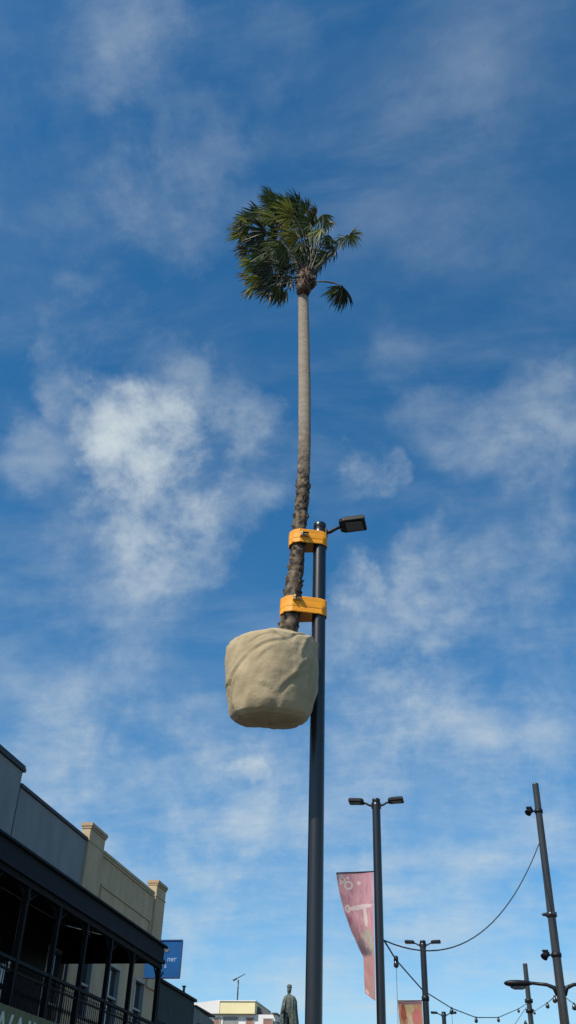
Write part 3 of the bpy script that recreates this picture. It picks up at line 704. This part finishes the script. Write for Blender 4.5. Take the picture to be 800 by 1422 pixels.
b=MB(); b.box((XF+.002,22.905,7.0),(XF+.035,22.95,9.98)); b.build('downpipe',Mgreycap,g,(XF,23,8))
for h in gh: window(g,*h[:2],h[2],h[3],fm=Mframe if h[0]>26 else Mdark)
# verandah
XV=-9.0; VY0,VY1=13.0,27.4
v=MB()
poly=[(XV-.12,VY0,6.78),(XF+.005,VY0,7.45),(XF+.005,VY0,7.50),(XV-.12,VY0,6.84)]
v.prism([Vector(p) for p in poly],(0,VY1-VY0,0)); v.build('verandah_roof',Mverroof,g,(XV,20,7))
v=MB(); v.box((XV-.10,VY0,6.42),(XV,VY1,6.82)); v.box((XV-.12,VY0,6.825),(XV+.09,VY1+.06,6.87)); v.box((XV+.003,VY0,6.40),(XV+.05,VY1+.02,6.50)); v.build('fascia',Mverroof,g,(XV,20,6.6))
v=MB(); v.box((XV-.14,VY0,6.28),(XV-.02,VY1,6.415)); v.build('beam',Mdark,g,(XV,20,6.3))
v=MB(); v.prism([Vector((XV-.13,VY1-.06,6.43)),Vector((XV-.13,VY1-.06,6.78)),Vector((XF+.01,VY1-.06,7.42)),Vector((XF+.01,VY1-.06,6.43))],(0,.05,0)); v.build('end_panel',Mdark,g,(-10.5,VY1,6.7))
v=MB(); v.box((XF+.005,VY0,3.75),(XV-.02,VY1,3.94)); v.build('verandah_floor',Mdark,g,(-10.5,20,3.8))
v=MB(); v.box((XV-.018,VY0,3.62),(XV+.02,VY1,3.95)); v.build('floor_fascia',Mdark,g,(XV,20,3.8))
py_=[18.55-1.64*3,18.55-1.64*2,18.55-1.64,18.55,20.19,21.83,23.47,25.11,27.3]
for y in py_:
    v=MB(); v.box((XV-.13,y-.05,3.945),(XV-.03,y+.05,6.275)); v.box((XV-.145,y-.065,6.06),(XV-.015,y+.065,6.12)); v.build('post',Mdark,g,(XV,y,4))
    v=MB(); v.box((XV-.13,y-.055,0),(XV-.03,y+.055,3.74)); v.build('lower_post',Mdark,g,(XV,y,0))
    for sy in (-1,1):
        v=MB(); pts_=[(XV-.08,y+sy*.055,5.95),(XV-.08,y+sy*.16,6.08),(XV-.08,y+sy*.34,6.20),(XV-.08,y+sy*.42,6.26)]
        v.tube(pts_,.022,6); v.tube([(XV-.08,y+sy*.055,6.12),(XV-.08,y+sy*.2,6.18),(XV-.08,y+sy*.22,6.26)],.014,6); v.build('bracket',Mdark,g,(XV,y,6))
v=MB(); v.box((XV-.125,VY0,4.90),(XV-.035,VY1,4.96)); v.build('handrail',Mverroof,g,(XV,20,4.9))
for i in range(len(py_)-1):
    v=MB(); y0,y1=py_[i]+.055,py_[i+1]-.055; v.box((XV-.10,y0,4.72),(XV-.06,y1,4.76)); v.box((XV-.10,y0,4.03),(XV-.06,y1,4.07))
    k=int((y1-y0)/.11)
    for q in range(1,k):
        yy=y0+(y1-y0)*q/k; v.tube([(XV-.08,yy,4.07),(XV-.08,yy,4.895)],.009,5)
        v.tube([(XV-.08,yy-.045,4.42),(XV-.08,yy,4.50),(XV-.08,yy+.045,4.42),(XV-.08,yy,4.34),(XV-.08,yy-.045,4.42)],.007,4)
        v.tube([(XV-.08,yy-.04,4.80),(XV-.08,yy,4.85),(XV-.08,yy+.04,4.80)],.006,4)
    v.build('balustrade',Mdark,g,(XV,y0,4))
sb=MB(); sb.box((XV+.025,17.55,3.30),(XV+.07,21.6,4.12)); sb.build('signboard',Molive,g,(XV,19,3.8)); sgb=[o for o in COL.objects if o.name.startswith('signboard')][-1]
mw=Matrix(((0,0,1,XV+.076),(1,0,0,17.66),(0,1,0,3.40),(0,0,0,1)))
text_mesh('lettering','WAINS',.88,Mletter,sgb,mw,.006,extra=1.05)
sb=MB(); sb.box((XV+.025,15.6,3.40),(XV+.045,17.50,4.02)); sg2=sb.build('signboard',Mdark,g,(XV,17,3.8))
mw=Matrix(((0,0,1,XV+.05),(1,0,0,17.04),(0,1,0,3.42),(0,0,0,1))); text_mesh('lettering','G',.80,Mletter,sg2,mw,.006)
# pale lantern hanging in the verandah
lt=empty('hanging_lantern',(-9.6,19.1,4.9),'small pale lantern hanging behind the verandah railing','lantern')
q=Vector((-9.6,19.42,5.02)); 
b=MB(); b.tube([q+Vector((0,0,.12)),q+Vector((0,0,.10)),q+Vector((0,0,-.12)),q+Vector((0,0,-.14))],[.03,.05,.045,.02],10); b.build('shade',Mwhite,lt,q)
b=MB(); b.tube([q+Vector((0,0,.12)),q+Vector((0,0,1.9))],.008,5); b.build('cord',Mcable,lt,q)
# cream building
cb=empty('cream_building',(XF,32,0),'cream rendered building with two capped parapet piers beyond the verandah','building')
ch=[(28.75,29.75,5.3,7.12),(31.15,32.2,5.3,7.12),(33.65,34.72,5.3,7.12)]
b=MB(); wall_with_holes(b,XF,.3,27.905,35.84,0,10.0,ch); b.box((-24,35.54,0),(XF-.305,35.84,9.4)); b.box((-24,27.905,9.3),(XF-.305,35.53,9.42)); b.box((-24.3,27.905,0),(-24.005,35.84,9.4)); b.build('wall',Mcream,cb,(XF,32,0))
b=MB(); b.box((XF-.33,29.30,10.003),(XF+.07,34.6,10.09)); b.box((XF+.003,29.3,9.93),(XF+.04,34.6,9.998)); b.build('coping',Mcreamtrim,cb,(XF,32,10))
for (y0,y1,dep) in ((27.90,29.20,.20),(34.75,35.82,.26)):
    b=MB(); b.box((XF-dep,y0,7.0),(XF+.07,y1,10.38)); p=b.build('pier',Mcream,cb,(XF,y0,9))
    b=MB(); b.box((XF-dep-.03,y0-.02,10.383),(XF+.10,y1+.03,10.45)); b.box((XF-dep-.05,y0-.04,10.453),(XF+.13,y1+.05,10.55)); b.build('cap',Mbrickcap,p,(XF,y0,10.4))
    b=MB(); b.box((XF-dep-.02,y0-.02,10.0),(XF+.09,y1+.02,10.06)); b.build('band',Mcreamtrim,p,(XF,y0,10))
b=MB(); b.box((XF+.002,29.55,9.06),(XF+.04,34.5,9.12)); b.box((XF+.002,29.50,7.4),(XF+.04,29.55,9.12)); b.box((XF+.002,34.5,7.4),(XF+.04,34.55,9.12)); b.build('moulding',Mcreamtrim,cb,(XF,32,9))
for h in ch:
    w=window(cb,*h); 
    b=MB(); b.box((XF-.10,h[0]+.08,h[2]+.08),(XF-.085,h[0]+.36,h[3]-.08)); b.build('curtain',Mframe,w,(XF,h[0],6))
# blue sign
sg=empty('blue_sign',(-9.33,28.2,0),'square blue sign with pale lettering on a post at the end of the verandah','sign')
b=MB(); b.box((-9.80,28.17,6.22),(-8.76,28.23,7.16)); sp=b.build('panel',Mblue,sg,(-9.3,28.2,6.7))
b=MB(); b.box((-9.83,28.15,7.163),(-8.74,28.25,7.195)); b.box((-9.83,28.15,6.185),(-8.74,28.25,6.217)); b.box((-8.757,28.15,6.22),(-8.735,28.25,7.16)); b.build('edge_frame',mat('blue_edge',(.01,.04,.16),.5),sg,(-9.3,28.2,6.7))
b=MB(); b.tube([(-9.33,28.2,0),(-9.33,28.2,6.18)],.045,12); b.build('post',Mdark,sg,(-9.33,28.2,0))
def tw_(x,z): return Matrix(((1,0,0,x),(0,0,1,28.162),(0,1,0,z),(0,0,0,1)))@Matrix.Identity(4)
def face_text(body,x,z,size,ext=.004):
    # local (a,b,c) -> (x+a, y-c, z+b), seen from the street
    mw=Matrix(((1,0,0,x),(0,0,-1,28.165),(0,1,0,z),(0,0,0,1))); text_mesh('lettering',body,size,Mpaleblue,sp,mw,ext)
face_text('ner',-9.14,6.62,.20); face_text("ry's",-9.42,6.45,.20)
b=MB(); 
for k in range(8):
    a=2*PI*k/8; b.tube([(-9.18+.03*math.cos(a),28.160,6.93+.03*math.sin(a)),(-9.18+.075*math.cos(a),28.160,6.93+.075*math.sin(a))],.010,5)
b.build('emblem',Mcreamtrim,sp,(-9.2,28.16,6.9))
# low dark green building
lb=empty('green_building',(XF,38,0),'low dark green boarded building beyond the cream one','building')
b=MB(); b.box((-22,35.88,0),(XF,41.0,7.40)); b.build('wall',Mgreen,lb,(XF,38,0))
b=MB(); b.box((-22,35.87,7.405),(XF+.10,41.06,7.50)); b.build('coping',Mdark,lb,(XF,38,7.4))
b=MB(); b.tube([(XF-.1,39.75,7.5),(XF-.1,39.75,7.78)],.05,8); b.box((XF-.17,39.68,7.76),(XF-.03,39.82,7.80)); b.build('vent_pipe',Mdark,lb,(XF,39.8,7.5))
for y in (36.6,39.0): window(lb,y,y+1.3,4.2,6.2,fm=Mdark)
lc=empty('grey_green_building',(XF,43,0),'low grey green building with one dark window past the green one','building')
b=MB(); b.prism([Vector((XF,41.08,0)),Vector((XF,41.08,7.25)),Vector((XF,44.1,7.12)),Vector((XF,46.2,6.2)),Vector((XF,46.2,0))],(-9,0,0)); b.build('wall',Mgreygreen,lc,(XF,43,0))
b=MB(); b.box((XF-9,41.08,7.255),(XF+.08,44.1,7.31)); b.build('coping',Mgreycap,lc,(XF,43,7.2))
window(lc,41.7,42.7,5.2,6.75,fm=Mdark)
# white building far off
wb=empty('white_building',(-18.5,75,0),'white building with pale yellow upper box far off between green building and statue','building')
YB=75.0
def ywin(parent,x0,x1,z0,z1,m,y=YB):
    f=MB(); w=.08; f.box((x0-w,y-.06,z0-w),(x0,y-.002,z1+w)); f.box((x1,y-.06,z0-w),(x1+w,y-.002,z1+w)); f.box((x0,y-.06,z1),(x1,y-.002,z1+w)); f.box((x0,y-.08,z0-w),(x1,y-.002,z0))
    o=f.build('window',Mframe,parent,(x0,y,z0)); MB().box((x0,y-.03,z0),(x1,y-.004,z1)).build('pane',m,o,(x0,y,z0))
b=MB(); b.box((-25,YB,0),(-15.72,YB+10,11.42)); b.build('wall',Mwhite,wb,(-18,YB,0))
b=MB(); b.prism([Vector((-25,YB-.3,11.43)),Vector((-25,YB-.3,12.0)),Vector((-21.9,YB-.3,12.10)),Vector((-19.93,YB-.3,12.33)),Vector((-19.93,YB-.3,11.43))],(0,6,0)); b.build('upper_block',Mwhite,wb,(-21,YB,11.5))
b=MB(); b.box((-19.88,YB-.35,11.43),(-17.28,YB+5,12.22)); ub=b.build('upper_block',Myellow,wb,(-18.5,YB,11.5))
b=MB(); b.box((-19.93,YB-.42,12.223),(-17.22,YB+5.05,12.29)); b.build('coping',Mwhite,ub,(-18.5,YB,12.2))
b=MB(); b.prism([Vector((-17.24,YB+.4,11.43)),Vector((-17.24,YB+.4,12.0)),Vector((-15.9,YB+.4,11.43))],(0,6,0)); b.build('roof',Mtile,wb,(-16.8,YB,11.5))
b=MB(); b.box((-25,YB-.12,11.425),(-19.96,YB-.002,11.428)); 
ywin(wb,-20.35,-19.95,9.4,11.12,Mdoor); ywin(wb,-19.62,-18.65,9.6,11.2,Mshut); ywin(wb,-17.9,-17.45,9.6,11.15,Mdoor); ywin(wb,-16.62,-16.05,9.6,11.1,Mdoor)
b=MB(); b.box((-15.9,YB-.5,10.6),(-15.55,YB+.5,10.95)); b.box((-16.0,YB-.4,11.43),(-15.62,YB+9,11.5)); b.build('gutter',Mtile,wb,(-15.8,YB,10.8))
# aerial on its roof
an=empty('roof_aerial',(-18.75,75.5,12.29),'thin aerial on a mast standing on the white building roof','aerial')
b=MB(); b.tube([(-18.75,75.2,12.29),(-18.75,75.2,13.72)],.05,8); b.build('mast',Mmast,an,(-18.75,75.2,12.3))
b=MB(); b.tube([(-19.12,75.2,13.70),(-18.85,75.2,13.84),(-18.25,75.2,14.14)],[.06,.035,.02],6)
for i in range(5):
    f=i/4; c0=Vector((-19.1+.75*f,75.2,13.71+.37*f)); l=.30-.2*f; b.tube([c0+Vector((0,-l,0)),c0+Vector((0,l,0))],.018,5)
b.obox((-19.02,75.2,13.74),Vector((.12,0,.05)),Vector((0,.08,0)),Vector((0,0,.05))); b.build('boom',Mcable,an,(-18.75,75.2,13.8))

# ---------------------------------------------------------------- statue
SX,SY,SZ=-9.90,50.0,6.94
st=empty('statue',(SX,SY,0),'weathered bronze statue of a cloaked figure on a tall plinth left of the lamp pole','statue')
b=MB(); b.box((SX-1.3,SY-1.3,-.1),(SX+1.3,SY+1.3,.45)); b.box((SX-1.0,SY-1.0,.453),(SX+1.0,SY+1.0,.9)); b.box((SX-.72,SY-.72,.903),(SX+.72,SY+.72,6.4)); b.box((SX-.9,SY-.9,6.403),(SX+.9,SY+.9,6.62)); b.box((SX-.66,SY-.66,6.623),(SX+.66,SY+.66,6.94)); b.build('plinth',Msand,st,(SX,SY,0),bevel=.03)
def skin(name,verts,edges,rad,m,parent,org,sub=2):
    me=bpy.data.meshes.new(name); me.from_pydata([tuple(Vector(v)) for v in verts],edges,[]); me.materials.append(m)
    o=bpy.data.objects.new(name,me); COL.objects.link(o); o.parent=parent
    w=Vector((0,0,0)); q=parent
    while q: w+=q.location; q=q.parent
    o.location=Vector(org)-w
    md=o.modifiers.new('k','SKIN'); md.use_smooth_shade=True
    sv=me.skin_vertices[0].data
    for i,r in enumerate(rad): sv[i].radius=(r if isinstance(r,tuple) else (r,r)); sv[i].use_root=(i==0)
    s2=o.modifiers.new('s','SUBSURF'); s2.levels=s2.render_levels=sub
    return o
# figure 2.45 m tall
vs=[(0,0,1.28),(0,0,1.55),(0,.01,1.85),(0,0,2.02),(.0,-.02,2.12),(.01,-.03,2.25),(.01,-.03,2.38),
    (-.19,.02,1.95),(-.27,-.04,1.62),(-.28,-.20,1.36),(-.25,-.30,1.36),
    (.19,.02,1.95),(.25,.0,1.60),(.24,-.10,1.28),(.22,-.14,1.15),
    (-.13,0,1.18),(-.15,-.04,.66),(-.15,.0,.12),(-.16,-.18,.06),(.13,0,1.18),(.15,.02,.66),(.15,.06,.12),(.18,-.12,.06)]
es=[(0,1),(1,2),(2,3),(3,4),(4,5),(5,6),(2,7),(7,8),(8,9),(9,10),(2,11),(11,12),(12,13),(13,14),(0,15),(15,16),(16,17),(17,18),(0,19),(19,20),(20,21),(21,22)]
rd=[(.21,.17),(.19,.15),(.22,.16),.11,.075,.125,.11,.10,.08,.06,.05,.10,.08,.06,.05,.13,.10,.07,.06,.13,.10,.07,.06]
body=skin('figure',vs,es,rd,Mbronze,st,(SX,SY,SZ))
# hat / hair
b=MB(); h0=Vector((SX+.01,SY-.02,SZ+2.36))
lathe(b,(h0.x,h0.y),[(.118,h0.z-.01),(.122,h0.z+.02),(.12,h0.z+.07),(.115,h0.z+.12),(.05,h0.z+.16)],14); b.build('hat',Mbronze,body,h0)
# cloak falling from the shoulders to the ankles, open in front
b=MB(); rowsz=[2.03,1.96,1.80,1.55,1.25,.95,.65,.40,.22]
wd=[(.10,.09),(.22,.15),(.29,.20),(.31,.24),(.34,.27),(.36,.29),(.37,.30),(.36,.29),(.34,.28)]
ncl=44
for j,(z,(wx,wy)) in enumerate(zip(rowsz,wd)):
    for i in range(ncl+1):
        a=R(-62)+R(304)*i/ncl    # opening faces the street (-Y)
        fo=1+.07*math.sin(i*1.55+j*.12)*min(1,j/3)+.05*noise.noise(Vector((i*.3,j*.7,2)))
        flare=.13*max(0,(math.cos(a)))*(j/8)**1.0 if z>.5 else .08*max(0,math.cos(a))
        ex=.02*math.sin(j*1.1)
        b.v.append((SX+math.cos(a)*wx*fo+flare+ex,SY+math.sin(a)*wy*fo+.03,SZ+z+.05*max(0,math.cos(a))*(-1 if j>6 else 0)))
for j in range(len(rowsz)-1):
    for i in range(ncl): a=j*(ncl+1)+i; b.face((a,a+1,a+ncl+2,a+ncl+1),0,True)
clk=b.build('cloak',Mbronze,body,(SX,SY,SZ+1)); so=clk.modifiers.new('s','SOLIDIFY'); so.thickness=.035
# rolled scroll held in the hand
b=MB(); b.tube([(SX-.26,SY-.34,SZ+1.18),(SX-.22,SY-.36,SZ+1.55)],.05,10); b.build('scroll',Mbronze,body,(SX-.25,SY-.35,SZ+1.3))
